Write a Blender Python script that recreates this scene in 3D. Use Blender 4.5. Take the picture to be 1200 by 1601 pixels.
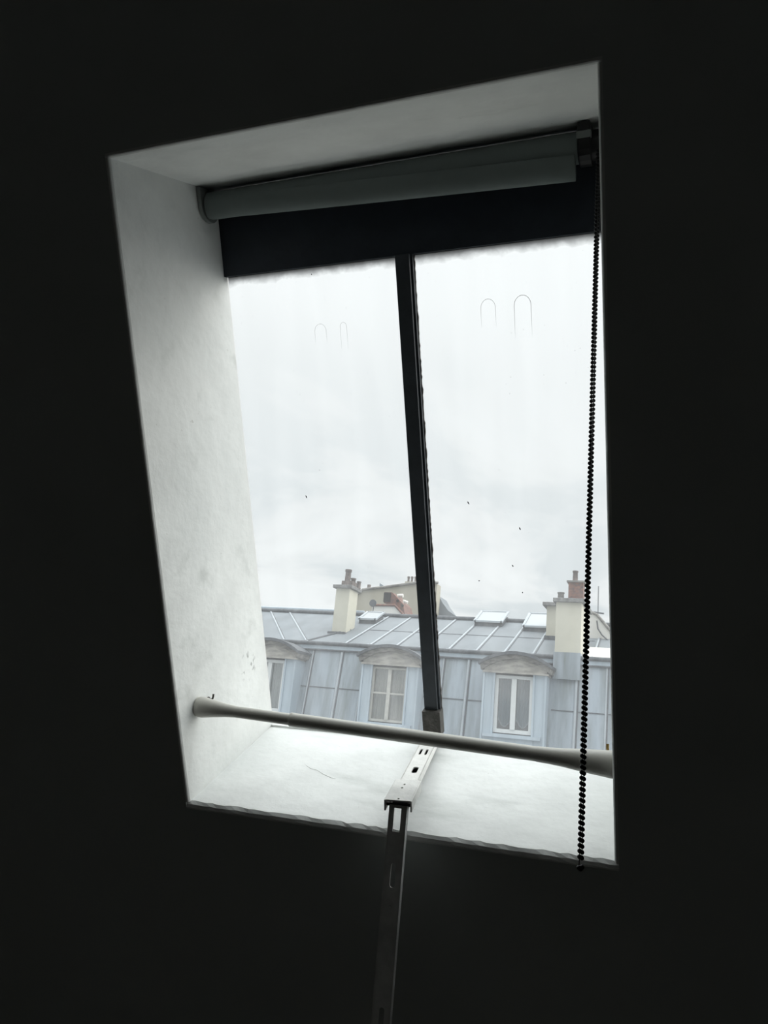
import bpy, math, random
from mathutils import Vector, Matrix
from mathutils.geometry import tessellate_polygon
random.seed(7)
for o in list(bpy.data.objects): bpy.data.objects.remove(o)
SC = bpy.context.scene
COL = SC.collection
EYE = Vector((0, 0, 1.6))                      # eye height above the attic floor

# ------------------------------------------------------------------ camera
cd = bpy.data.cameras.new('camera'); cam = bpy.data.objects.new('camera', cd); COL.objects.link(cam)
R_ = ((0.9375475776710646, -0.004587643840917131, -0.347826814847717),
      (0.33540427415593577, 0.2770699375418539, 0.9004089196517786),
      (0.09224159843069159, -0.9608388018989148, 0.261304964140387))
cam.matrix_world = Matrix(((R_[0][0], -R_[0][1], -R_[0][2], EYE[0]),
                           (R_[1][0], -R_[1][1], -R_[1][2], EYE[1]),
                           (R_[2][0], -R_[2][1], -R_[2][2], EYE[2]), (0, 0, 0, 1)))
cd.sensor_fit = 'VERTICAL'; cd.sensor_height = 36; cd.lens = 1251 / 1601 * 36
cd.clip_start = 0.02; cd.clip_end = 500
SC.camera = cam

# ------------------------------------------------------------------ overcast sky
wd = bpy.data.worlds.new('overcast_sky'); SC.world = wd; wd.use_nodes = True
nt = wd.node_tree; nt.nodes.clear()
def N(t, kind, **kw):
    n = t.nodes.new(kind)
    for k, v in kw.items(): setattr(n, k, v)
    return n
def math_(t, op, a, b=None, clamp=False):
    n = N(t, 'ShaderNodeMath', operation=op, use_clamp=clamp)
    for i, s in enumerate((a, b)):
        if s is None: continue
        if isinstance(s, (int, float)): n.inputs[i].default_value = s
        else: t.links.new(s, n.inputs[i])
    return n.outputs[0]
def ramp(t, fac, stops):
    n = N(t, 'ShaderNodeValToRGB'); t.links.new(fac, n.inputs[0])
    e = n.color_ramp.elements
    while len(e) < len(stops): e.new(0.5)
    for i, (p, c) in enumerate(stops):
        e[i].position = p; e[i].color = (c, c, c, 1) if isinstance(c, (int, float)) else (*c, 1)
    return n.outputs[0]
tc = N(nt, 'ShaderNodeTexCoord'); sep = N(nt, 'ShaderNodeSeparateXYZ'); nt.links.new(tc.outputs['Generated'], sep.inputs[0])
z = math_(nt, 'MAXIMUM', sep.outputs[2], 0.0)
den = math_(nt, 'ADD', z, 0.16)
cx = math_(nt, 'DIVIDE', sep.outputs[0], den); cy = math_(nt, 'DIVIDE', sep.outputs[1], den)
cmb = N(nt, 'ShaderNodeCombineXYZ'); nt.links.new(cx, cmb.inputs[0]); nt.links.new(cy, cmb.inputs[1])
cn = N(nt, 'ShaderNodeTexNoise'); cn.inputs['Scale'].default_value = 1.15; cn.inputs['Detail'].default_value = 5
cn.inputs['Roughness'].default_value = 0.55; cn.inputs['Distortion'].default_value = 0.6
nt.links.new(cmb.outputs[0], cn.inputs['Vector'])
clouds = ramp(nt, cn.outputs[0], [(0.44, 0.76), (0.53, 0.95), (0.62, 1.06)])
flat = math_(nt, 'MULTIPLY', math_(nt, 'SUBTRACT', 0.50, z, clamp=True), 2.0, clamp=True)   # cloud relief is seen low in the sky
mixc = N(nt, 'ShaderNodeMix', data_type='FLOAT'); nt.links.new(flat, mixc.inputs[0]); mixc.inputs[2].default_value = 1.0; nt.links.new(clouds, mixc.inputs[3])
grad = ramp(nt, z, [(0.0, 0.86), (0.18, 0.86), (0.42, 0.89), (0.57, 0.97), (0.75, 2.9), (1.0, 4.1)])
gv = N(nt, 'ShaderNodeSeparateColor'); nt.links.new(grad, gv.inputs[0])
SKY = 1.0
stren = math_(nt, 'MULTIPLY', math_(nt, 'MULTIPLY', gv.outputs[0], mixc.outputs[0]), SKY)
tint = N(nt, 'ShaderNodeMix', data_type='RGBA'); nt.links.new(math_(nt, 'MULTIPLY', math_(nt, 'SUBTRACT', mixc.outputs[0], 0.72), 3.8, clamp=True), tint.inputs[0])
tint.inputs[6].default_value = (0.86, 0.95, 1.0, 1); tint.inputs[7].default_value = (0.965, 0.99, 1.0, 1)
bg = N(nt, 'ShaderNodeBackground'); nt.links.new(tint.outputs[2], bg.inputs[0]); nt.links.new(stren, bg.inputs[1])
wo = N(nt, 'ShaderNodeOutputWorld'); nt.links.new(bg.outputs[0], wo.inputs[0])
wd.cycles.sampling_method = 'MANUAL'; wd.cycles.sample_map_resolution = 512

# a weak, very soft sun behind the clouds
sd = bpy.data.lights.new('veiled_sun', 'SUN'); sd.energy = 1.75; sd.angle = math.radians(35); sd.color = (1, 0.97, 0.92)
sun = bpy.data.objects.new('veiled_sun', sd); COL.objects.link(sun)
sun.rotation_euler = Vector((-0.80, -0.42, -0.30)).to_track_quat('-Z', 'Y').to_euler(); sun.location = (20, 10, 12)

SC.view_settings.view_transform = 'Standard'; SC.view_settings.look = 'None'
SC.view_settings.exposure = 0.0; SC.view_settings.gamma = 1.0; SC.view_settings.use_curve_mapping = False
SC.cycles.max_bounces = 10; SC.cycles.diffuse_bounces = 6; SC.cycles.transparent_max_bounces = 12
SC.cycles.caustics_reflective = False; SC.cycles.caustics_refractive = False
SC.cycles.use_denoising = True

# ------------------------------------------------------------------ materials
def mat(name, col, rough=0.6, metal=0.0, mottle=0.0, scale=8.0, stretch=(1, 1, 1), bump=0.0, col2=None, spec=0.5, bscale=None):
    m = bpy.data.materials.new(name); m.use_nodes = True; t = m.node_tree
    b = t.nodes['Principled BSDF']
    b.inputs['Roughness'].default_value = rough; b.inputs['Metallic'].default_value = metal
    b.inputs['Specular IOR Level'].default_value = spec
    tcn = N(t, 'ShaderNodeTexCoord'); mp = N(t, 'ShaderNodeMapping'); t.links.new(tcn.outputs['Object'], mp.inputs[0])
    mp.inputs['Scale'].default_value = stretch
    nz = N(t, 'ShaderNodeTexNoise'); nz.inputs['Scale'].default_value = scale; nz.inputs['Detail'].default_value = 6; nz.inputs['Roughness'].default_value = 0.62
    t.links.new(mp.outputs[0], nz.inputs['Vector'])
    c2 = col2 or tuple(c * (1 - mottle) for c in col)
    cr = N(t, 'ShaderNodeValToRGB'); t.links.new(nz.outputs[0], cr.inputs[0])
    cr.color_ramp.elements[0].position = 0.32; cr.color_ramp.elements[0].color = (*c2, 1)
    cr.color_ramp.elements[1].position = 0.62; cr.color_ramp.elements[1].color = (*col, 1)
    t.links.new(cr.outputs[0], b.inputs['Base Color'])
    if bump:
        nb = N(t, 'ShaderNodeTexNoise'); nb.inputs['Scale'].default_value = bscale or scale * 4; nb.inputs['Detail'].default_value = 8
        t.links.new(mp.outputs[0], nb.inputs['Vector'])
        bp = N(t, 'ShaderNodeBump'); bp.inputs['Strength'].default_value = bump; bp.inputs['Distance'].default_value = 0.003
        t.links.new(nb.outputs[0], bp.inputs['Height']); t.links.new(bp.outputs[0], b.inputs['Normal'])
    return m
M = {}
M['wall'] = mat('dark_wall_paint', (0.56, 0.60, 0.59), 0.9, mottle=0.08, scale=3, bump=0.15, bscale=60, spec=0.1)
M['floor'] = mat('dark_floor', (0.50, 0.46, 0.41), 0.7, mottle=0.2, scale=3, spec=0.2)
M['room'] = mat('room_paint', (0.74, 0.75, 0.75), 0.95, mottle=0.05, spec=0.05)
M['metal_dark'] = mat('dark_painted_steel', (0.026, 0.032, 0.043), 0.55, mottle=0.25, scale=30, bump=0.2, spec=0.3)
M['bar'] = mat('dark_bar_paint', (0.045, 0.053, 0.062), 0.5, mottle=0.3, scale=30, bump=0.2, spec=0.4)
M['steel_rust'] = mat('weathered_steel', (0.085, 0.08, 0.072), 0.7, mottle=0.6, scale=60, bump=0.5)
M['blind'] = mat('grey_green_blind_fabric', (0.173, 0.199, 0.194), 0.85, mottle=0.05, scale=40, bump=0.1, spec=0.15)
M['blind_edge'] = mat('blind_end_plastic', (0.20, 0.215, 0.21), 0.5, spec=0.3)
M['black'] = mat('black_plastic', (0.012, 0.012, 0.013), 0.45, spec=0.35)
M['bead'] = mat('black_bead', (0.006, 0.006, 0.007), 0.4, spec=0.25)
M['rod'] = mat('white_enamel_rod', (0.62, 0.61, 0.56), 0.4, mottle=0.06, scale=20, spec=0.4)
M['strap'] = mat('painted_strap', (0.78, 0.78, 0.75), 0.55, mottle=0.14, scale=60, bump=0.2)
M['arm'] = mat('grey_steel_arm', (0.78, 0.78, 0.76), 0.5, mottle=0.25, scale=25, bump=0.2)
M['brass'] = mat('brass', (0.35, 0.24, 0.08), 0.4, metal=0.8, mottle=0.2, scale=80)
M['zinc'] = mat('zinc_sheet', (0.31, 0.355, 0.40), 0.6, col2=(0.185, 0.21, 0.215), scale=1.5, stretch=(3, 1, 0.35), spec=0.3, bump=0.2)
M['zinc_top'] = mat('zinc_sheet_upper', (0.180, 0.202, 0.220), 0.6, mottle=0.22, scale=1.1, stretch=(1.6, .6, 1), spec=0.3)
M['zinc_light'] = mat('pale_zinc', (0.413, 0.481, 0.537), 0.6, mottle=0.15, scale=2, stretch=(4, 1, 0.5), spec=0.3)
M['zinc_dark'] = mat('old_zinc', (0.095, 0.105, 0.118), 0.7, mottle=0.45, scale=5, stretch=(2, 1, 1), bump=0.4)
M['seam'] = mat('zinc_seam', (0.375, 0.413, 0.444), 0.55, mottle=0.2, scale=3)
M['stone'] = mat('weathered_stone', (0.287, 0.276, 0.253), 0.9, col2=(0.09, 0.088, 0.088), scale=5, stretch=(1, 1, 3), bump=0.6)
M['frieze'] = mat('pale_weathered_stone', (0.46, 0.44, 0.40), 0.9, col2=(0.22, 0.21, 0.20), scale=4, stretch=(1, 1, 3), bump=0.5)
M['cap'] = mat('soiled_cap_stone', (0.22, 0.22, 0.215), 0.9, mottle=0.5, scale=9, bump=0.6)
M['curtain_pale'] = mat('pale_net_curtain', (0.42, 0.45, 0.43), 0.95, mottle=0.12, scale=5, stretch=(5, 1, .6), spec=0.05)
M['cream'] = mat('cream_render', (0.550, 0.531, 0.450), 0.95, mottle=0.1, scale=2, bump=0.2, spec=0.1)
M['beige'] = mat('beige_render', (0.413, 0.388, 0.319), 0.95, mottle=0.1, scale=1, bump=0.2, spec=0.1)
M['white_wall'] = mat('white_render', (0.700, 0.688, 0.650), 0.9, mottle=0.06, scale=1.5, spec=0.1)
M['brick'] = mat('red_brick', (0.22, 0.10, 0.07), 0.9, col2=(0.09, 0.07, 0.07), scale=14, bump=0.5)
M['terracotta'] = mat('pot_clay', (0.19, 0.155, 0.14), 0.85, col2=(0.09, 0.08, 0.075), scale=12, bump=0.3)
M['frame_white'] = mat('white_window_paint', (0.62, 0.64, 0.64), 0.5, mottle=0.05, scale=8)
M['frame_old'] = mat('old_window_paint', (0.46, 0.455, 0.42), 0.6, mottle=0.18, scale=9)
M['curtain'] = mat('beige_curtain', (0.462, 0.440, 0.374), 0.95, mottle=0.2, scale=6, stretch=(6, 1, 0.5), spec=0.05)
M['curtain_grey'] = mat('grey_net_curtain', (0.15, 0.205, 0.235), 0.95, mottle=0.12, scale=6, stretch=(5, 1, 0.6), spec=0.05)
M['hem'] = mat('lace_hem', (0.34, 0.37, 0.38), 0.95, spec=0.05)
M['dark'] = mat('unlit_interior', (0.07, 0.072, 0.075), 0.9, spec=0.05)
M['asphalt'] = mat('street_asphalt', (0.16, 0.16, 0.165), 0.9, mottle=0.2, scale=1)

# white plaster of the reveals, with brush mottling and a few scuffs
def plaster():
    m = mat('white_plaster', (0.83, 0.845, 0.83), 0.85, mottle=0.13, scale=6, bump=0.45, bscale=38, spec=0.15)
    t = m.node_tree; b = t.nodes['Principled BSDF']
    src = b.inputs['Base Color'].links[0].from_socket
    tcn = N(t, 'ShaderNodeTexCoord')
    def spots(scale, lo, hi, colr, src, stretch=(1, 1, 1), cen=None, rad=1.0):
        mp = N(t, 'ShaderNodeMapping'); mp.inputs['Scale'].default_value = stretch; t.links.new(tcn.outputs['Object'], mp.inputs[0])
        nz = N(t, 'ShaderNodeTexNoise'); nz.inputs['Scale'].default_value = scale; nz.inputs['Detail'].default_value = 4; t.links.new(mp.outputs[0], nz.inputs['Vector'])
        fac = ramp(t, nz.outputs[0], [(lo, 0.0), (hi, 1.0)])
        if cen is not None:
            vd = N(t, 'ShaderNodeVectorMath', operation='DISTANCE'); t.links.new(tcn.outputs['Object'], vd.inputs[0]); vd.inputs[1].default_value = cen
            k = math_(t, 'SUBTRACT', 1.0, math_(t, 'DIVIDE', vd.outputs['Value'], rad), clamp=True)
            fac = math_(t, 'MULTIPLY', fac, math_(t, 'MULTIPLY', k, 2.5, clamp=True))
        mx = N(t, 'ShaderNodeMix', data_type='RGBA'); t.links.new(fac, mx.inputs[0]); t.links.new(src, mx.inputs[6]); mx.inputs[7].default_value = (*colr, 1)
        return mx.outputs[2]
    s = spots(2.6, 0.52, 0.72, (0.70, 0.72, 0.71), src)
    s = spots(110, 0.72, 0.78, (0.60, 0.60, 0.58), s)
    s = spots(5, 0.60, 0.78, (0.62, 0.64, 0.62), s, stretch=(1, 3, 3))
    s = spots(90, 0.56, 0.60, (0.48, 0.49, 0.48), s, stretch=(1, 1, .6), cen=PLASTER_STAIN, rad=0.032)
    t.links.new(s, b.inputs['Base Color'])
    return m

# ------------------------------------------------------------------ geometry of the sloping attic wall
TH = math.radians(62.9275)                     # slope of the mansard wall
SV = Vector((0, -math.cos(TH), math.sin(TH)))  # up the slope
NV = Vector((0, math.sin(TH), math.cos(TH)))   # outward
D = 1.01995
XL, XR, SB, ST = -0.7673, -0.0873, -0.6857, 0.3241
DEPTH = 0.292
def W(x, s, o): return Vector((x, 0, 0)) + SV * s + NV * (D + o)     # eye-relative point from slope coordinates
PLASTER_STAIN = W(XL, -0.535, 0.228) - W((XL + XR) / 2, SB, 0)
M['plaster'] = plaster()

class MB:
    def __init__(s): s.v = []; s.f = []; s.sm = []
    def add(s, vs, fs, smooth=False):
        b = len(s.v); s.v += [Vector(v) for v in vs]
        for f in fs: s.f.append([i + b for i in f]); s.sm.append(smooth)
        return s
    def box(s, lo, hi, fn=None):
        x0, y0, z0 = lo; x1, y1, z1 = hi
        vs = [(x0, y0, z0), (x1, y0, z0), (x1, y1, z0), (x0, y1, z0), (x0, y0, z1), (x1, y0, z1), (x1, y1, z1), (x0, y1, z1)]
        if fn: vs = [fn(*v) for v in vs]
        return s.add(vs, [(0, 3, 2, 1), (4, 5, 6, 7), (0, 1, 5, 4), (1, 2, 6, 5), (2, 3, 7, 6), (3, 0, 4, 7)])
    def prism(s, poly, a, b, fn):
        """poly: 2D points; fn(u, v, w) -> 3D; extruded from w=a to w=b"""
        n = len(poly)
        vs = [fn(u, v, a) for u, v in poly] + [fn(u, v, b) for u, v in poly]
        fs = [tuple(range(n))[::-1], tuple(range(n, 2 * n))] + [(i, (i + 1) % n, n + (i + 1) % n, n + i) for i in range(n)]
        return s.add(vs, fs)
    def tube(s, pts, r, n=16, cap=True):
        pts = [Vector(p) for p in pts]; rs = r if isinstance(r, (list, tuple)) else [r] * len(pts)
        vs = []; fs = []; prev = None
        for i, p in enumerate(pts):
            d = (pts[min(i + 1, len(pts) - 1)] - pts[max(i - 1, 0)]).normalized()
            a = prev if prev is not None else (Vector((0, 0, 1)) if abs(d.z) < 0.9 else Vector((0, 1, 0)))
            a = (a - d * a.dot(d)).normalized(); prev = a; b = d.cross(a)
            for k in range(n):
                t = 2 * math.pi * k / n; vs.append(p + (a * math.cos(t) + b * math.sin(t)) * rs[i])
        for i in range(len(pts) - 1):
            for k in range(n): fs.append((i * n + k, i * n + (k + 1) % n, (i + 1) * n + (k + 1) % n, (i + 1) * n + k))
        s.add(vs, fs, True)
        if cap: s.add(vs[:n], [tuple(range(n))[::-1]]); s.add(vs[-n:], [tuple(range(n))])
        return s
    def plate(s, outer, holes, a, b, fn):
        """flat plate with holes, 2D outlines, thickness a..b along w"""
        loops = [outer] + holes
        tri = tessellate_polygon([[Vector((p[0], p[1], 0)) for p in L] for L in loops])
        flat = [p for L in loops for p in L]; n = len(flat)
        s.add([fn(u, v, a) for u, v in flat], [tuple(t)[::-1] for t in tri]); s.add([fn(u, v, b) for u, v in flat], [tuple(t) for t in tri])
        for L in loops:
            m = len(L); s.add([fn(u, v, a) for u, v in L] + [fn(u, v, b) for u, v in L], [(i, (i + 1) % m, m + (i + 1) % m, m + i) for i in range(m)])
        return s
    def ball(s, c, r, nu=8, nv=6):
        c = Vector(c); vs = [c + Vector((0, 0, r))]; fs = []
        for j in range(1, nv):
            ph = math.pi * j / nv
            for i in range(nu): th = 2 * math.pi * i / nu; vs.append(c + Vector((math.sin(ph) * math.cos(th), math.sin(ph) * math.sin(th), math.cos(ph))) * r)
        vs.append(c - Vector((0, 0, r))); L = len(vs) - 1
        for i in range(nu): fs.append((0, 1 + i, 1 + (i + 1) % nu)); fs.append((L, L - nu + (i + 1) % nu, L - nu + i))
        for j in range(nv - 2):
            for i in range(nu): a = 1 + j * nu + i; b = 1 + j * nu + (i + 1) % nu; fs.append((a, a + nu, b + nu, b))
        return s.add(vs, fs, True)
    def build(s, name, m, parent=None, label=None, bevel=0.0, origin=None):
        """verts are eye-relative; they go into the parent's frame"""
        if parent is not None: off = wpos(parent)
        elif origin is not None: off = Vector(origin) + EYE
        else: off = Vector((0, 0, 0))
        me = bpy.data.meshes.new(name); me.from_pydata([tuple(v + EYE - off) for v in s.v], [], s.f)
        for p, sm in zip(me.polygons, s.sm): p.use_smooth = sm
        me.validate(); me.update()
        import bmesh
        bm = bmesh.new(); bm.from_mesh(me); bmesh.ops.recalc_face_normals(bm, faces=bm.faces); bm.to_mesh(me); bm.free()
        me.materials.append(m)
        o = bpy.data.objects.new(name, me); COL.objects.link(o)
        if parent is not None: o.parent = parent
        else: o.location = off
        if label: o['label'] = label
        if bevel:
            bv = o.modifiers.new('bevel', 'BEVEL'); bv.width = bevel; bv.segments = 2; bv.limit_method = 'ANGLE'
        return o
def wpos(o):
    p = Vector((0, 0, 0))
    while o is not None: p += o.location; o = o.parent
    return p
def thing(name, label, cat, loc, group=None):
    o = bpy.data.objects.new(name, None); COL.objects.link(o); o.empty_display_size = 0.1
    o.location = Vector(loc) + EYE; o['label'] = label; o['category'] = cat
    if group: o['group'] = group
    return o
def struct(o): o['kind'] = 'structure'; return o
def tag(o, label, cat, group=None):
    o['label'] = label; o['category'] = cat
    if group: o['group'] = group
    return o
ident = lambda x, y, z: Vector((x, y, z))

# ------------------------------------------------------------------ room shell
FZ, CZ = -1.6, 1.16
X0, X1, YB = -2.7, 1.7, -3.6
struct(MB().box((X0 - .1, YB - .1, FZ - .12), (X1 + .1, 2.25, FZ)).build('floor', M['floor']))
struct(MB().box((X0 - .1, YB - .1, CZ), (X1 + .1, 0.95, CZ + .12)).build('ceiling', M['room']))
struct(MB().box((X0 - .12, YB, FZ), (X0, 2.2, CZ)).build('wall_left', M['room']))
struct(MB().box((X1, YB, FZ), (X1 + .12, 2.2, CZ)).build('wall_right', M['room']))
struct(MB().box((X0, YB - .12, FZ), (X1, YB, CZ)).build('wall_back', M['room']))
TS = 0.011
T = 0.006                                       # thickness of the plaster lining
def s_at(z, o): return (z - NV.z * (D + o)) / SV.z
wf = MB()
def slab(x0, x1, s0, s1):                       # s0 / s1 None: cut level with floor / ceiling
    vs = []
    for o in (0.0, 0.2995):
        a = s_at(FZ, o) if s0 is None else s0; b = s_at(CZ, o) if s1 is None else s1
        vs += [W(x0, a, o), W(x1, a, o), W(x1, b, o), W(x0, b, o)]
    wf.add(vs, [(0, 1, 2, 3), (7, 6, 5, 4), (0, 4, 5, 1), (1, 5, 6, 2), (2, 6, 7, 3), (3, 7, 4, 0)])
slab(X0, XL - T, None, None); slab(XR + T, X1, None, None)
slab(XL - T, XR + T, None, SB - TS); slab(XL - T, XR + T, ST + T, None)
struct(wf.build('wall_front', M['wall']))

# ------------------------------------------------------------------ roof window: lining, frame, panes
win = bpy.data.objects.new('window_1', None); COL.objects.link(win); win.location = W((XL + XR) / 2, SB, 0) + EYE
struct(win)
def lining(name, ax, pos, sgn, a, b, ch, T=T, drop=None, rag=0.12):
    """one lining sheet; ax 'x' (side) or 's' (head / sill), with a slightly worn chamfer along the room edge"""
    m = MB(); n = 60; random.seed(len(name))
    rows = []
    for i in range(n + 1):
        u = a + (b - a) * i / n
        c = ch * (1 - rag / 2 + rag * random.random()); dr = min(drop or c * .75, T * .9) * (1 - rag * .3 * random.random())
        prof = [(pos, DEPTH + 0.007), (pos, c * 1.2), (pos + sgn * dr * .45, c * .35), (pos + sgn * dr, 0.0), (pos + sgn * T, 0.0), (pos + sgn * T, DEPTH + 0.007)]
        rows.append([(W(p, u, o) if ax == 'x' else W(u, p, o)) for p, o in prof])
    vs = [v for r in rows for v in r]; fs = []
    for i in range(n):
        for k in range(6): fs.append((i * 6 + k, i * 6 + (k + 1) % 6, (i + 1) * 6 + (k + 1) % 6, (i + 1) * 6 + k))
    fs += [tuple(range(6)), tuple(range(n * 6, n * 6 + 6))]
    m.add(vs, fs)
    return m.build(name, M['plaster'], win)
lining('side_lining', 'x', XL, -1, SB, ST, 0.0035)
lining('side_lining', 'x', XR, 1, SB, ST, 0.0035)
lining('head_lining', 's', ST, 1, XL - T, XR + T, 0.0035)
lining('sill_lining', 's', SB, -1, XL - T, XR + T, 0.006, T=TS, drop=0.0095, rag=0.6)

# steel frame: sides and bottom lie behind the plaster, the head rail is deep and visible
fr = MB()
fr.box((XL - .04, SB - .04, DEPTH + .008), (XL - .006, ST + .04, DEPTH + .014), W)
fr.box((XR + .0005, SB - .04, DEPTH + .008), (XR + .04, ST + .04, DEPTH + .014), W)
fr.box((XL - .006, SB - .04, DEPTH + .008), (XR + .0005, SB - .0005, DEPTH + .014), W)
fr.build('window_frame', M['metal_dark'], win)
pf_ = MB(); pf_.box((XL + .0003, SB + .0002, DEPTH - .002), (XR - .0003, SB + .0035, DEPTH + .0055), W); pf_.build('glass_fillet', M['plaster'], win)
hr = MB(); hr.box((XL + .0005, 0.180, DEPTH - .006), (XR - .0005, ST - .0005, DEPTH + .012), W)
hr.build('head_rail', M['metal_dark'], win)
XM = -0.4265
gb = MB()
gb.box((XM - .0145, SB + .03, DEPTH - .010), (XM + .0105, 0.181, DEPTH + .004), W)
gb.box((XM + .0105, SB + .03, DEPTH - .004), (XM + .0145, 0.181, DEPTH + .004), W)
gb.build('glazing_bar', M['bar'], win, bevel=0.0012)
# ragged putty line along the right edge of the bar
pt = MB(); pv = []
for i in range(161):
    s_ = SB + .03 + (0.864 - .03) * i / 160
    e = 0.0152 + random.random() ** 2 * 0.0016
    pv += [W(XM + .0146, s_, DEPTH + .001), W(XM + e, s_, DEPTH + .001), W(XM + e, s_, DEPTH + .005), W(XM + .0146, s_, DEPTH + .005)]
pf = []
for i in range(160):
    for k in range(4): pf.append((i * 4 + k, i * 4 + (k + 1) % 4, (i + 1) * 4 + (k + 1) % 4, (i + 1) * 4 + k))
pt.add(pv, pf); pt.build('putty', M['steel_rust'], win)

# dirty glass: clear sheet, faint film, run marks, moss along the head
def glass():
    m = bpy.data.materials.new('dirty_window_glass'); m.use_nodes = True; t = m.node_tree; t.nodes.clear()
    tcn = N(t, 'ShaderNodeTexCoord')
    mp = N(t, 'ShaderNodeMapping'); t.links.new(tcn.outputs['UV'], mp.inputs[0])
    n1 = N(t, 'ShaderNodeTexNoise'); n1.inputs['Scale'].default_value = 9; n1.inputs['Detail'].default_value = 5
    mp.inputs['Scale'].default_value = (3.0, 0.35, 1); t.links.new(mp.outputs[0], n1.inputs['Vector'])
    sx = N(t, 'ShaderNodeSeparateXYZ'); t.links.new(tcn.outputs['UV'], sx.inputs[0])     # UV in metres: u across, v down from the head rail
    n2 = N(t, 'ShaderNodeTexNoise'); n2.inputs['Scale'].default_value = 40; n2.inputs['Detail'].default_value = 6; t.links.new(tcn.outputs['UV'], n2.inputs['Vector'])
    edge = math_(t, 'DIVIDE', sx.outputs[1], math_(t, 'ADD', 0.006, math_(t, 'MULTIPLY', n2.outputs[0], 0.022)))
    moss = ramp(t, edge, [(0.0, 0.97), (0.25, 0.80), (0.7, 0.25), (1.0, 0.0)])
    n3 = N(t, 'ShaderNodeTexNoise'); n3.inputs['Scale'].default_value = 260; n3.inputs['Detail'].default_value = 2; t.links.new(tcn.outputs['UV'], n3.inputs['Vector'])
    spk = math_(t, 'MULTIPLY', ramp(t, n3.outputs[0], [(0.73, 0.0), (0.76, 1.0)]), 0.22)
    film = math_(t, 'ADD', math_(t, 'MULTIPLY', ramp(t, n1.outputs[0], [(0.4, 0.0), (0.7, 1.0)]), 0.05), FILM)
    tr = N(t, 'ShaderNodeBsdfTransparent'); tr.inputs[0].default_value = (0.965, 0.985, 0.98, 1)
    gl = N(t, 'ShaderNodeBsdfGlossy'); gl.inputs['Roughness'].default_value = 0.02
    fz = N(t, 'ShaderNodeFresnel'); fz.inputs[0].default_value = 1.12
    tl = N(t, 'ShaderNodeBsdfTranslucent'); tl.inputs[0].default_value = (0.9, 0.92, 0.93, 1)
    df = N(t, 'ShaderNodeBsdfDiffuse'); df.inputs[0].default_value = (0.035, 0.036, 0.03, 1)
    a = N(t, 'ShaderNodeMixShader'); t.links.new(film, a.inputs[0]); t.links.new(tr.outputs[0], a.inputs[1]); t.links.new(tl.outputs[0], a.inputs[2])
    b = N(t, 'ShaderNodeMixShader'); t.links.new(fz.outputs[0], b.inputs[0]); t.links.new(a.outputs[0], b.inputs[1]); t.links.new(gl.outputs[0], b.inputs[2])
    dirt = math_(t, 'MAXIMUM', moss, spk)
    c = N(t, 'ShaderNodeMixShader'); t.links.new(dirt, c.inputs[0]); t.links.new(b.outputs[0], c.inputs[1]); t.links.new(df.outputs[0], c.inputs[2])
    out = N(t, 'ShaderNodeOutputMaterial'); t.links.new(c.outputs[0], out.inputs[0])
    return m
FILM = 0.085
M['glass'] = glass()
def pane(x0, x1):
    m = MB(); m.add([W(x0, SB + .001, DEPTH + .006), W(x1, SB + .001, DEPTH + .006), W(x1, 0.184, DEPTH + .006), W(x0, 0.184, DEPTH + .006)], [(0, 1, 2, 3)])
    o = m.build('glass_pane', M['glass'], win)
    uv = o.data.uv_layers.new(name='uv')
    for lp in o.data.loops:
        i = lp.vertex_index
        uv.data[lp.index].uv = ((x0, x1, x1, x0)[i], (0.180 - SB, 0.180 - SB, -0.004, -0.004)[i])
    return o
pl = pane(XL + .001, XM + .0); pr = pane(XM + .0, XR - .001)
GO = DEPTH + .0045
M['mark'] = mat('dried_run_mark', (0.70, 0.70, 0.68), 0.9, spec=0.05)
M['speck'] = mat('dirt_speck', (0.03, 0.03, 0.03), 0.9, spec=0.05)
def eyeglass(px, s_, pane_o, kind):
    pass
def specks(par, lst):
    m = MB()
    for (x, s_, l, a) in lst:
        p = W(x, s_, GO); d = Vector((math.cos(a), 0, 0)) + SV * math.sin(a)
        m.tube([p - d * l, p - d * l * .3, p + d * l * .4, p + d * l], [.0003, .0011, .0010, .0003], 6)
    m.build('dirt_speck', M['speck'], par)
def runs(par, lst):
    m = MB()
    for (x, s_, w, h, r) in lst:
        pts = [W(x - w, s_ - h, GO)] + [W(x - w * math.cos(t), s_ + w * 1.2 * math.sin(t), GO) for t in [math.pi * k / 12 for k in range(13)]] + [W(x + w, s_ - h, GO)]
        m.tube(pts, [0.00005] + [r] * 13 + [0.00005], 5)
    m.build('run_mark', M['mark'], par)

# ------------------------------------------------------------------ roller blind under the head of the opening
rb = thing('roller_blind', 'rolled-up grey-green roller blind across the top of the slanted window opening', 'roller blind', W(XL, .293, .25))
rr = 0.0225
def wob(u): return W(-0.757 + (-0.137 + 0.757) * u, 0.294, 0.25)
m = MB(); m.tube([wob(i / 12) for i in range(13)], rr, 32); m.build('fabric_roll', M['blind'], rb)
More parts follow.
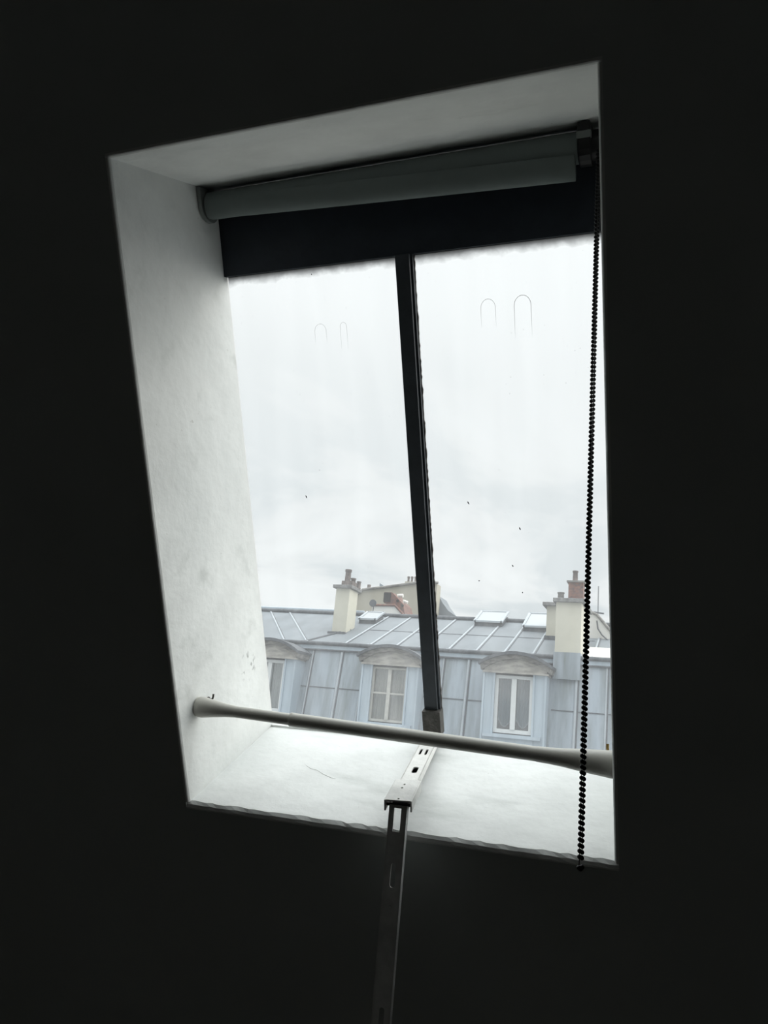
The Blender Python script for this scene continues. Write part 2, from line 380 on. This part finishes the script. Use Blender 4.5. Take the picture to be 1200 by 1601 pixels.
# last turn of cloth hanging free and the hem bar sagging towards the chain side
hs = lambda u: 0.2885 - 0.0250 * u ** 0.9
ho = 0.232
m = MB()
pts = [W(-0.752 + (-0.141 + 0.752) * i / 16, hs(i / 16), ho) for i in range(17)]
vs = []; fs = []
for p in pts:
    for k in range(20):
        t = 2 * math.pi * k / 20; vs.append(p + SV * (0.0185 * math.cos(t)) + NV * (0.0125 * math.sin(t)))
for i in range(16):
    for k in range(20): fs.append((i * 20 + k, i * 20 + (k + 1) % 20, (i + 1) * 20 + (k + 1) % 20, (i + 1) * 20 + k))
fs += [tuple(range(20)), tuple(range(320, 340))]
m.add(vs, fs, True); m.build('hem_bar', M['blind'], rb)
m = MB()
def bracket(x0, x1, r, lo):
    poly = [(0.3225, .222), (0.3225, .285), (0.30, .287)] + [(0.294 - r * math.sin(t), .25 + r * math.cos(t)) for t in [math.pi * k / 10 for k in range(11)]]
    b = MB(); b.prism(poly, x0, x1, lambda s_, o, x: W(x, s_, o)); return b
bracket(-0.7665, -0.7585, 0.0275, 0).build('end_bracket', M['blind_edge'], rb, bevel=0.001)
bracket(-0.1355, -0.118, 0.0275, 0).build('end_bracket', M['black'], rb, 'black chain-drive end bracket', bevel=0.001)
m = MB(); m.tube([W(-0.118, .294, .25), W(-0.100, .294, .25)], 0.021, 24); m.tube([W(-0.100, .294, .25), W(-0.0885, .294, .25)], 0.012, 16)
m.build('chain_wheel', M['black'], rb)
m = MB(); m.box((-0.137, .300, .221), (-0.1165, .310, .236), W); m.build('bracket_clip', M['blind_edge'], rb, bevel=0.001)

# ------------------------------------------------------------------ bead chain: one endless loop hanging plumb from the wheel
ch = thing('bead_chain', 'long black bead chain loop hanging from the right end of the rolled-up blind', 'blind chain', W(-0.109, .294, .25))
c0 = W(-0.1085, .294, .25)
zt, zb = c0.z, -0.124
path = []
def strand_xy(side, z):
    """the two strands hang either side of the wheel and close towards the bottom of the loop"""
    t = (c0.z - z) / (c0.z - zb)
    half = 0.0100 * (1 - t) + 0.0028 * t
    return Vector((c0.x + side * (0.0002 + 0.0008 * t), c0.y + 0.004 * t + side * half, z))
PITCH = 0.0061
for side, nm in ((-1, 'room'), (1, 'glass')):
    m = MB(); cord = []
    zz = c0.z + (0.0 if side < 0 else PITCH * 0.35)
    drift = PITCH * (1.0 if side < 0 else 1.004)
    while zz > zb:
        p = strand_xy(side, zz); m.ball(p, 0.0027); cord.append(p); zz -= drift
    if side < 0:
        for k in range(1, 4):
            a = math.pi * k / 4
            p = Vector((c0.x - .0017 * math.cos(a), c0.y + .004 - 0.006 * math.cos(a), zb - 0.006 * math.sin(a) - .001)); m.ball(p, 0.0027); cord.append(p)
    m.build('bead_strand', M['bead'], ch)
    m = MB(); m.tube(cord, 0.0006, 5); m.build('cord', M['bead'], ch)

# ------------------------------------------------------------------ tension rod
ra, rc = Vector((XL + .0005, 1.205, .0085)), Vector((XR - .0005, 1.205, -.0175))
rod = thing('tension_rod', 'white telescopic tension rod braced across the lower part of the window opening', 'curtain rod', ra)
def L(t): return ra.lerp(rc, t)
Ln = (rc - ra).length
k = lambda mm: mm / 1000 / Ln
m = MB(); m.tube([L(k(60)), L(k(178))], 0.0093, 28); m.build('inner_tube', M['rod'], rod)
m = MB(); m.tube([L(k(175)), L(k(175.6)), L(k(183)), L(1 - k(92))], [0.0100, 0.0112, 0.0108, 0.0105], 28); m.build('outer_tube', M['rod'], rod)
m = MB(); m.tube([L(0), L(k(3)), L(k(3.2)), L(k(10)), L(k(30)), L(k(55)), L(k(72))], [.0160, .0165, .0170, .0172, .0142, .0108, .0094], 28); m.build('end_cap', M['rod'], rod)
m = MB(); m.tube([L(1), L(1 - k(4)), L(1 - k(12)), L(1 - k(40)), L(1 - k(70)), L(1 - k(95)), L(1 - k(108))], [.0185, .0190, .0182, .0160, .0128, .0112, .0110], 28); m.build('end_cap', M['rod'], rod)

def hook(p, dirx, label, sc=1.0, mt='brass'):
    p = Vector(p); m = MB(); q = lambda x, y, z: p + Vector((dirx * x, y, z)) * sc
    m.tube([q(-.001, 0, 0), q(.0015, 0, 0)], .0048 * sc, 12)
    m.tube([q(.0, 0, 0), q(.008, 0, 0), q(.0105, 0, .002), q(.011, 0, .006), q(.011, 0, .011)], .0021 * sc, 10)
    tag(m.build('screw_hook', M[mt], origin=p), label, 'hook')
hook((XL + .001, 1.232, .023), 1, 'small metal screw hook in the left reveal just above the white rod', 0.8, 'steel_rust')
hook((XR - .001, 1.222, -.001), -1, 'small brass screw hook at the right reveal just above the white rod', 1.0)

# ------------------------------------------------------------------ window stay: perforated strap, sleeve and hanging arm
A = Vector((-0.430, 1.462, -0.006)); B = Vector((-0.3855, 1.165, -0.1015))
st = thing('window_stay', 'perforated metal window stay running over the sill with its arm hanging below', 'window stay', A)
du = (B - A).normalized(); LS = (B - A).length
dn = Vector((1, 0, 0)) - du * du.x; dn.normalize(); dw = dn.cross(du).normalized()
if dw.z < 0: dw = -dw
F = lambda u, v, w: A + du * u + dn * v + dw * w
def slot(cu, cv, hl, r, n=8):
    return [(cu + hl + r * math.sin(t), cv + r * math.cos(t)) for t in [math.pi * k / n for k in range(n + 1)]] + \
           [(cu - hl - r * math.sin(t), cv - r * math.cos(t)) for t in [math.pi * k / n for k in range(n + 1)]]
m = MB()
m.plate([(0, -.0140), (LS - .01, -.0140), (LS - .01, .0140), (0, .0140)], [slot(.088, -.0050, .012, .0022), slot(.088, .0050, .012, .0022), slot(.178, 0.001, .0095, .0046)], 0, .0022, F)
m.box((0, -.0145, -.009), (LS - .01, -.0125, .0022), F); m.box((0, .0125, -.009), (LS - .01, .0145, .0022), F)
m.build('strap', M['strap'], st)
m = MB(); m.box((.002, -.0120, -.0075), (LS - .02, .0120, -.0060), F); m.build('shade_plate', M['metal_dark'], st, 'dark plate for the shade inside the strap')  # added dark plate standing in for the shade under the hollow strap
s0 = LS - .083
m = MB()
m.plate([(s0, -.0185), (LS, -.0185), (LS, .0185), (s0, .0185)], [slot(s0 + .02, -.002, .001, .0016), slot(s0 + .034, -.003, .001, .0018), slot(LS - .006, .000, .001, .0014)], .003, .0055, F)
m.box((s0, -.0205, -.011), (LS, -.0180, .0050), F); m.box((s0, .0180, -.011), (LS, .0205, .0050), F)
m.build('sleeve', M['strap'], st, 'white sleeve at the end of the strap', bevel=0.0008)
# arm hanging plumb from the sleeve, U section with its face to the room
ax, ay, az = B.x - .0005, B.y + .004, B.z - .002
G = lambda u, v, w: Vector((ax + v, ay + w, az - u))
m = MB(); AL = 0.46
m.plate([(0, -.0125), (AL, -.0125), (AL, .0125), (0, .0125)],
        [[(.004, -.0058), (.036, -.0058), (.036, .0052), (.004, .0052)], slot(.094, .0005, .0125, .0037), slot(.134, .0, .0003, .0010), slot(.278, .0005, .0130, .0040), slot(.41, 0, .0125, .0040)], 0, .0020, G)
m.box((0, -.0135, 0), (AL, -.0118, .009), G); m.box((0, .0118, 0), (AL, .0135, .009), G)
m.build('arm', M['arm'], st, 'dark slotted arm hanging below the sleeve')
m = MB(); m.tube([F(LS - .008, -.0195, -.004), F(LS - .008, .0195, -.004)], .0022, 10); m.build('pivot_pin', M['black'], st)
m = MB(); m.box((XM - .0165, SB + .022, DEPTH - .020), (XM + .0175, SB + .068, DEPTH + .003), W)
m.box((XM - .0135, SB + .004, DEPTH - .019), (XM - .0100, SB + .040, DEPTH - .006), W); m.box((XM + .0085, SB + .004, DEPTH - .019), (XM + .0125, SB + .040, DEPTH - .006), W)
m.build('frame_bracket', M['steel_rust'], st, 'rusty bracket at the foot of the glazing bar', bevel=0.001)

# ------------------------------------------------------------------ the mansard building across the street
GZ = -15.0
struct(MB().box((-70, 2.4, GZ - .3), (60, 110, GZ)).build('ground', M['asphalt']))
bld = thing('apartment_building', 'pale grey zinc mansard roof with dormers directly across the street', 'building', (-5, 18.5, GZ))
BX0, BX1 = -22.0, 8.0
YE, ZE = 18.62, 1.90
yb = lambda z: YE - (ZE - z) * 0.16             # face of the steep lower slope
zr = lambda y: 1.93 + 0.37 * (y - 18.6)         # upper slope
YR = 22.0
MB().box((BX0, 17.95, GZ), (BX1, 25.4, -2.6)).build('facade_wall', M['cream'], bld)
MB().box((BX0, 17.7, -2.9), (BX1, 18.2, -2.6)).build('gutter_cornice', M['stone'], bld)
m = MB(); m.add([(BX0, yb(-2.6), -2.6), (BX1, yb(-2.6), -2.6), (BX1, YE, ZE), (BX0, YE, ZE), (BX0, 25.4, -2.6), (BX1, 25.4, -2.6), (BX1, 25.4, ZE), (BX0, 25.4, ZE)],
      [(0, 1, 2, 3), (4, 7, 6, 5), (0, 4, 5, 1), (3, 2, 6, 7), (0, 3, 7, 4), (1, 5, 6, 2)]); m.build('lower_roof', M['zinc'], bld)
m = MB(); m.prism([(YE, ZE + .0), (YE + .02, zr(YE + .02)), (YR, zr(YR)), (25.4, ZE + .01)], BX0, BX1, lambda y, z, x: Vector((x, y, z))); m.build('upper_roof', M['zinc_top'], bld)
# roll moulding at the break of the roof
m = MB(); m.tube([(BX0, YE - .06, ZE + .045), (BX1, YE - .06, ZE + .045)], .05, 10); m.build('roof_break_roll', M['zinc_dark'], bld)
m = MB(); m.box((BX0, YE - .05, ZE - .10), (BX1, YE + .03, ZE + .01)); m.build('roof_break_strip', M['zinc_light'], bld)
m = MB(); m.tube([(BX0, YE - .055, ZE - .115), (BX1, YE - .055, ZE - .115)], .022, 8); m.build('drip_bead', M['zinc_dark'], bld)
m = MB(); m.tube([(BX0, YR, zr(YR) + .04), (BX1, YR, zr(YR) + .04)], .06, 10); m.build('ridge_roll', M['zinc_dark'], bld)
m = MB(); m.box((-22, YR + .4, zr(YR) - .2), (-9.0, YR + .5, zr(YR) + .20)); m.tube([(-22, YR + .45, zr(YR) + .21), (-9.0, YR + .45, zr(YR) + .17)], .045, 8); m.build('ridge_upstand', M['zinc_light'], bld)
# standing seams
def seam_up(x0, y0, x1, y1, w=.028):
    m = MB(); a = Vector((x0, y0, zr(y0))); b = Vector((x1, y1, zr(y1))); m.tube([a, b], w, 6); m.ball(a + Vector((0, -.01, .01)), .055, 8, 6); o = m.build('standing_seam', M['seam'], bld)
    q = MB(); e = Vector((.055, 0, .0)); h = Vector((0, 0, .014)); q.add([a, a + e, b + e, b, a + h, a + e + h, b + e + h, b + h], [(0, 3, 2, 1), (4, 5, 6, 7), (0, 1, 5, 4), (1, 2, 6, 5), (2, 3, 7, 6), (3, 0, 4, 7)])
    q.build('seam_shade', M['zinc_dark'], o)  # dark strip along the seam, coloured to stand for its shadow
x = -7.28 + 0.68 * 15
xs = [-7.28 + 0.675 * i for i in range(-1, 14)]
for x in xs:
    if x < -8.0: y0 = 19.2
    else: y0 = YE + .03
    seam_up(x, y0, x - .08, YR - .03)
valley = lambda t: (-8.75 + .12 * t, 18.65 + 1.25 * t)
for i, x in enumerate([-8.62, -8.25]):
    pass
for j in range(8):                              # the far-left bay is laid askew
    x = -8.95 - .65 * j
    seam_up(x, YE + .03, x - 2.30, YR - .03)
m = MB(); m.tube([(-9.1, YE + .05, zr(YE + .05) + .01), (-8.45, 20.2, zr(20.2) + .01)], .03, 6); m.build('valley_seam', M['zinc_dark'], bld)
m = MB(); m.box((-8.0, 20.28, -.004), (-2.0, 20.31, .012), lambda x, y, z: Vector((x, y, zr(y) + z))); m.build('cross_joint', M['zinc_dark'], bld)
def seam_low(x, dx=0.0, w=.030, z0=ZE - .1, z1=-2.4, mt='seam'):
    m = MB(); m.tube([(x, yb(z0) - .005, z0), (x + dx, yb(z1) - .005, z1)], w, 6); o = m.build('standing_seam', M[mt], bld)
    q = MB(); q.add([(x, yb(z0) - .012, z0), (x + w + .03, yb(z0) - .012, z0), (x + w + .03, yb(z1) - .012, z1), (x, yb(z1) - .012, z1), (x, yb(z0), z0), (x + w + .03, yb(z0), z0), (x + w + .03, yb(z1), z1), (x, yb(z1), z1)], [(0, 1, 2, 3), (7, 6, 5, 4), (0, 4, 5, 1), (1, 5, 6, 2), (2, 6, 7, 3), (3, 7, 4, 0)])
    q.build('seam_shade', M['zinc_dark'], o)  # shadow of the lower seam, likewise put in as a dark strip
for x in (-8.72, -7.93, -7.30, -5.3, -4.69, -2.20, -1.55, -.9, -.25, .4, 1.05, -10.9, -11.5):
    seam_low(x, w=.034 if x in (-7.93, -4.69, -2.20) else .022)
def joint(x0, x1, z, mt='zinc_dark'):
    m = MB(); m.box((x0, yb(z) - .012, z - .010), (x1, yb(z) + .01, z + .012)); m.build('cross_joint', M[mt], bld)
joint(-9.0, -7.15, .86); joint(-5.7, -4.2, .83); joint(-2.72, 1.2, .76); joint(-2.72, -2.2, 1.48)

DY = 18.0
def dormer(xc, frame_m, cross, curtain, lbl):
    e = bpy.data.objects.new('dormer', None); COL.objects.link(e); e.parent = bld
    e.location = Vector((xc, DY, -.3)) - (bld.location - EYE)
    hw, z0, z1 = .435, .17, 1.42
    m = MB()
    for s_, wd_ in ((-1, .25), (1, .27)):
        a, b = xc + s_ * hw, xc + s_ * (hw + wd_)
        m.box((min(a, b), DY, -.9), (max(a, b), 18.75, 1.5))
        m.box((min(a, b) - .012, DY - .03, -.9), (min(a, b) + .03, DY + .02, 1.48)); m.box((max(a, b) - .03, DY - .03, -.9), (max(a, b) + .012, DY + .02, 1.48))
    m.box((xc - hw, DY - .02, -.9), (xc + hw, 18.5, z0 - .02))
    m.box((xc - hw - .2, DY - .08, z0 - .10), (xc + hw + .2, DY + .1, z0 - .03))
    m.build('dormer_cheek', M['zinc_light'], e)
    # frieze and curved pediment
    ARC = .82; RISE = .27; zc = 1.63
    arc = lambda x, o: (x * ARC, zc + RISE * (1 - x * x) + o)
    U = [-1 + 2 * i / 20 for i in range(21)]
    fn = lambda x, z, y: Vector((xc + .03 + x, y, z))
    m = MB(); m.prism([(-.70, 1.46), (.70, 1.46)] + [(u * .70, zc - .06 + RISE * (1 - u * u)) for u in U[::-1]], DY - .05, 18.7, fn)
    m.box((xc - .70, DY - .08, 1.455), (xc + .76, DY, 1.50)); m.build('frieze', M['frieze'], e)
    m = MB()
    m.prism([(u * .76, zc - .13 + RISE * (1 - u * u)) for u in U] + [arc(u * .97, .0) for u in U[::-1]], DY - .14, 18.72, fn); m.build('moulding', M['stone'], e)
    m = MB()
    m.prism([arc(u * .98, -.035) for u in U] + [arc(u, .035) for u in U[::-1]], DY - .24, 18.72, fn); m.build('cornice', M['zinc_dark'], e, 'dark curved cornice')
    m = MB(); m.box((xc - hw, DY + .03, z1 + .0), (xc + hw, 18.5, 1.47)); m.build('lintel', M['dark'], e)  # coloured dark for the shadow line above the window
    ft = .085 if not cross else .055; mh = .055 if not cross else .042
    m = MB(); y0, y1 = DY + .05, DY + .12
    m.box((xc - hw, y0, z0), (xc - hw + ft, y1, z1)); m.box((xc + hw - ft, y0, z0), (xc + hw, y1, z1))
    m.box((xc - hw + ft, y0, z0), (xc + hw - ft, y1, z0 + ft)); m.box((xc - hw + ft, y0, z1 - ft * .85), (xc + hw - ft, y1, z1))
    m.box((xc - mh, y0 - .02, z0 + ft), (xc + mh, y1, z1 - ft * .85))
    if cross: m.box((xc - hw + ft, y0, .80), (xc - mh, y1, .84)); m.box((xc + mh, y0, .80), (xc + hw - ft, y1, .84))
    m.build('window_frame', M[frame_m], e)
    for a, b in ((xc - hw + ft, xc - mh), (xc + mh, xc + hw - ft)):
        m = MB(); m.box((a, y1 - .03, z0 + ft), (b, y1 - .02, z1 - ft * .85)); m.build('pane', M['far_glass'], e)
    # curtains: pleated cloth behind each casement
    for a, b in ((xc - hw + ft * .5, xc - mh * .3), (xc + mh * .3, xc + hw - ft * .5)):
        m = MB(); n = 40; rows = [[], []]
        for i in range(n + 1):
            u = i / n; xx = a + (b - a) * u; yy = DY + .17 + .018 * math.sin(u * 34) + .008 * math.sin(u * 11)
            if curtain == 'curtain_grey':
                uu = max(0.0, min(1.0, (u - .12) / .76)); zb_ = z0 + .30 - .16 * math.sin(math.pi * uu)
            else: zb_ = z0 + .02
            rows[0].append(Vector((xx, yy, zb_))); rows[1].append(Vector((xx, yy, z1 - .02)))
        m.add(rows[0] + rows[1], [(i, i + 1, n + 2 + i, n + 1 + i) for i in range(n)], True)
        m.build('curtain', M[curtain], e)
        if curtain == 'curtain_grey':
            m = MB(); m.tube([p + Vector((0, -.01, 0)) for p in rows[0]], .012, 6); m.build('curtain_hem', M['hem'], e)
    m = MB(); m.box((xc - hw, DY + .26, z0 - .02), (xc + hw, DY + .28, z1 + .04)); m.build('window_recess', M['dark'], e)  # dark sheet standing in for the unlit room behind the curtains
    return e
def far_glass():
    m = bpy.data.materials.new('far_window_glass'); m.use_nodes = True; t = m.node_tree; t.nodes.clear()
    tr = N(t, 'ShaderNodeBsdfTransparent'); tr.inputs[0].default_value = (0.86, 0.88, 0.89, 1)
    gl = N(t, 'ShaderNodeBsdfGlossy'); gl.inputs['Roughness'].default_value = 0.05
    a = N(t, 'ShaderNodeMixShader'); a.inputs[0].default_value = 0.14; t.links.new(tr.outputs[0], a.inputs[1]); t.links.new(gl.outputs[0], a.inputs[2])
    o = N(t, 'ShaderNodeOutputMaterial'); t.links.new(a.outputs[0], o.inputs[0]); return m
M['far_glass'] = far_glass()
dormer(-9.60, 'frame_white', False, 'curtain_pale', '')
dormer(-6.43, 'frame_old', True, 'curtain', '')
dormer(-3.49, 'frame_white', False, 'curtain_grey', '')

def chimney(name_m, x0, x1, y0, y1, z0, z1, taper=0.0, cap=.08, caph=.09):
    e = bpy.data.objects.new('chimney', None); COL.objects.link(e); e.parent = bld
    e.location = Vector(((x0 + x1) / 2, (y0 + y1) / 2, z0)) - (bld.location - EYE)
    m = MB(); m.box((x0, y0, z0), (x1, y1, z1), lambda x, y, z: Vector((x, y, z))); 
    m.build('stack', M[name_m], e)
    m = MB(); m.box((x0 - cap, y0 - cap, z1), (x1 + cap, y1 + cap, z1 + caph)); m.build('cap', M['cap'], e, bevel=.01)
    return e
def pot(e, x, y, z, r, h, mt='terracotta', sq=False):
    m = MB()
    if sq: m.box((x - r, y - r, z), (x + r, y + r, z + h)); m.box((x - r * 1.12, y - r * 1.12, z + h), (x + r * 1.12, y + r * 1.12, z + h + .05))
    else: m.tube([(x, y, z), (x, y, z + h * .1), (x, y, z + h * .85), (x, y, z + h * .87), (x, y, z + h)], [r * 1.15, r * 1.0, r * .9, r * 1.1, r * 1.1], 14)
    m.build('chimney_pot', M[mt], e)
e = chimney('cream', -8.84, -8.44, 19.85, 20.45, 2.1, 3.60)
e['label'] = 'slim cream chimney left of the middle dormer'
pot(e, -8.60, 20.0, 3.69, .085, .46); pot(e, -8.47, 20.1, 3.69, .07, .24); pot(e, -8.40, 20.35, 3.69, .06, .20)
m = MB(); m.box((-8.75, 19.95, 3.68), (-8.42, 20.45, 3.83)); m.build('pot_base', M['terracotta'], e)
m = MB(); m.box((-8.9, 19.7, 2.1), (-8.40, 19.9, 2.40)); m.build('flashing', M['zinc_dark'], e)
e = chimney('cream', -2.70, -2.13, 18.50, 20.1, 2.05, 3.19, cap=.07)
e['label'] = 'broad cream chimney right of the right-hand dormer'
m = MB(); m.box((-2.72, 18.47, 1.45), (-2.12, 20.1, 2.05)); m.build('zinc_base', M['zinc'], e)
m = MB(); m.box((-2.45, 18.6, 3.27), (-2.12, 18.95, 3.68)); m.build('brick_base', M['brick'], e)
m = MB(); m.box((-2.49, 18.56, 3.68), (-2.08, 19.0, 3.72)); m.build('brick_cap', M['stone'], e)
pot(e, -2.32, 18.75, 3.72, .06, .26); pot(e, -2.63, 18.7, 3.27, .075, .18, 'stone')
e = chimney('cream', -3.20, -2.90, 20.35, 21.0, 2.5, 3.40, cap=.10)
e['label'] = 'low cream chimney half behind the broad one'
m = MB(); m.box((-3.22, 20.2, 2.45), (-2.88, 20.4, 2.63)); m.build('flashing', M['zinc_dark'], e)

# roof hatches
def hatch(x0, x1, y0, y1, lift, mt='zinc_light'):
    e = bpy.data.objects.new('roof_hatch', None); COL.objects.link(e); e.parent = bld
    e.location = Vector((x0, y0, zr(y0))) - (bld.location - EYE)
    R = lambda x, y, z: Vector((x, y, zr(y) + z + .04 + lift * (y - y0)))
    C = lambda x, y, z: Vector((x, y, zr(y) + z))
    m = MB(); m.box((x0, y0, -.05), (x1, y1, .10), C); m.build('hatch_curb', M['zinc_dark'], e)
    m = MB(); w_ = .035
    m.box((x0 - .03, y0 - .03, .08), (x0 + w_, y1, .13), R); m.box((x1 - w_, y0 - .03, .08), (x1 + .03, y1, .13), R)
    m.box((x0, y0 - .03, .08), (x1, y0 + w_, .13), R); m.box((x0, y1 - w_, .08), (x1, y1, .13), R); m.build('hatch_frame', M['seam'], e)
    m = MB(); m.box((x0 + w_, y0 + w_, .09), (x1 - w_, y1 - w_, .11), R); m.build('hatch_pane', M['sky_pane'], e)
M['sky_pane'] = mat('hatch_glass', (0.30, 0.32, 0.33), 0.3, spec=0.6)
hatch(-5.30, -4.55, 21.35, 22.15, .12); hatch(-3.90, -3.25, 21.0, 21.9, .16); hatch(-8.55, -8.05, 21.0, 21.6, .10)

# white gable and cable at the right end
e = bpy.data.objects.new('party_wall', None); COL.objects.link(e); e.parent = bld; e.location = Vector((-1.6, 20.6, 2)) - (bld.location - EYE)
fn = lambda x, z, y: Vector((x, y, z))
m = MB(); m.prism([(-2.2, 2.2), (-2.2, 3.34), (-2.0, 3.24), (-1.40, 2.55), (-.7, 2.5), (-.7, 2.2)], 20.6, 21.0, fn); m.build('gable_wall', M['white_wall'], e)
m = MB(); m.tube([(-2.25, 20.58, 3.38), (-1.98, 20.58, 3.26), (-1.38, 20.58, 2.56)], .035, 8); m.build('coping', M['stone'], e)
m = MB(); m.tube([(-1.98, 20.5, 3.1), (-1.95, 20.5, 2.9), (-1.85, 20.5, 2.75), (-1.70, 20.5, 2.62)], .02, 6); m.build('cable', M['zinc_dark'], e)
m = MB(); m.box((-2.12, 18.66, 0), (8, 19.6, .03), lambda x, y, z: Vector((x, y, zr(y) + z))); m.build('roof_sheet', M['white_wall'], bld, 'pale painted roof sheet at the right end')
an = thing('antenna', 'thin upright aerial mast above the white gable at the right window edge', 'antenna', (-2.02, 21.15, 2.88))
m = MB(); m.tube([(-2.02, 21.15, 2.88), (-2.02, 21.15, 4.10)], .012, 6); m.build('mast', M['zinc_dark'], an)
m = MB(); m.tube([(-2.17, 21.15, 3.42), (-1.87, 21.15, 3.39)], .022, 6); m.build('crossbar', M['zinc_dark'], an)

# ------------------------------------------------------------------ houses rising behind the ridge
hb = thing('townhouse', 'beige gable-walled house rising behind the zinc ridge, chimney pots on top', 'building', (-10, 31, GZ))
m = MB(); m.prism([(-11.9, GZ), (-11.9, 4.55), (-11.35, 5.02), (-10.4, 5.15), (-9.1, 5.36), (-8.45, 5.36), (-8.35, GZ)], 28, 28.5, fn); m.build('wall', M['beige'], hb)
m = MB(); m.tube([(-11.95, 27.95, 4.55), (-11.35, 27.95, 5.05), (-10.4, 27.95, 5.18), (-9.1, 27.95, 5.39), (-8.4, 27.95, 5.39)], .05, 6); m.build('coping', M['stone'], hb)
m = MB(); m.prism([(-11.8, GZ), (-11.8, 4.5), (-8.5, 5.0), (-8.35, 4.75), (-8.1, 4.45), (-7.8, 4.27), (-7.4, 4.15), (-7.4, GZ)], 28.51, 29.6, fn); m.build('side_roof', M['zinc_top'], hb)
m = MB(); m.box((-9.76, 28.15, 5.26), (-9.32, 28.45, 5.44)); m.build('pot_base', M['beige'], hb)
for x in (-9.68, -9.54, -9.40):
    m = MB(); m.tube([(x, 28.3, 5.42), (x, 28.3, 5.58), (x, 28.3, 5.60), (x, 28.3, 5.66)], [.045, .038, .05, .05], 10); m.build('chimney_pot', M['terracotta'], hb)
m = MB(); m.tube([(-11.25, 28.3, 5.0), (-11.25, 28.3, 5.15), (-11.25, 28.3, 5.17), (-11.25, 28.3, 5.3)], [.12, .12, .07, .07], 10); m.build('chimney_pot', M['terracotta'], hb)
m = MB(); m.prism([(-10.75, 5.1), (-10.75, 5.34), (-10.45, 5.16)], 28.1, 28.6, fn); m.build('roof_vent', M['zinc'], hb)
lh = thing('low_house', 'low white gable with a red brick chimney just behind the zinc ridge', 'building', (-9.6, 26.5, GZ))
m = MB(); m.prism([(-10.15, GZ), (-10.15, 4.12), (-9.30, 4.14), (-8.95, 3.80), (-8.95, GZ)], 26, 26.9, fn); m.build('wall', M['white_wall'], lh)
m = MB(); m.tube([(-10.2, 25.98, 4.15), (-9.30, 25.98, 4.17), (-8.92, 25.98, 3.82)], .04, 6); m.build('coping', M['brick'], lh)
m = MB(); m.prism([(-9.80, 4.28), (-9.80, 4.66), (-9.52, 4.66), (-9.10, 4.28), (-8.98, 3.9), (-9.3, 4.15)], 26.2, 27.2, fn); m.build('brick_chimney', M['brick'], lh, 'red brick stack')
m = MB(); m.box((-9.81, 26.15, 4.31), (-9.56, 26.24, 4.64)); m.build('flue_opening', M['speck'], lh)
m = MB(); m.tube([(-9.43, 26.6, 4.5), (-9.43, 26.6, 4.62), (-9.25, 26.6, 4.62)], .07, 8); m.tube([(-9.2, 26.6, 4.3), (-9.2, 26.6, 4.44), (-9.06, 26.6, 4.38)], .06, 8); m.build('vent_cowl', M['white_wall'], lh)
for c in ((-9.28, 26.15, 4.36), (-9.08, 26.15, 4.2)): MB().ball(c, .05).build('flue_mouth', M['speck'], lh)
sdh = thing('satellite_dish', 'small round dark dish on a pole above the zinc ridge', 'satellite dish', (-10.05, 25.0, 3.4))
m = MB(); m.tube([(-9.74, 25.0, 3.5), (-9.70, 25.0, 4.0)], .022, 8); m.build('pole', M['stone'], sdh)
m = MB(); m.tube([(-9.70, 24.95, 4.04), (-9.70, 24.92, 4.04), (-9.70, 24.88, 4.04)], [.06, .12, .125], 18); m.build('dish', M['zinc_dark'], sdh)

cr = MB(); cr.tube([W(x, SB + .0002, o) for x, o in ((-.632, .162), (-.615, .150), (-.600, .147), (-.585, .137), (-.565, .128), (-.556, .127))], [.0001, .0004, .0003, .0005, .0004, .0001], 5)
cr.build('plaster_crack', M['mark'], win)
# dirt on the inside of the roof window
specks(pl, [(-.648, -.224, .0030, -1.2), (-.60, .168, .0008, .4)])
specks(pr, [(-.342, -.238, .0030, -1.1), (-.255, -.283, .0026, -1.2), (-.270, -.348, .0019, -1.0), (-.33, -.376, .0013, .2), (-.255, -.395, .0009, .2)])
runs(pr, [(-.292, .083, .012, .03, .00028), (-.236, .082, .0135, .05, .00038)])
runs(pl, [(-.592, .070, .011, .02, .0002), (-.548, .075, .006, .04, .0002)])
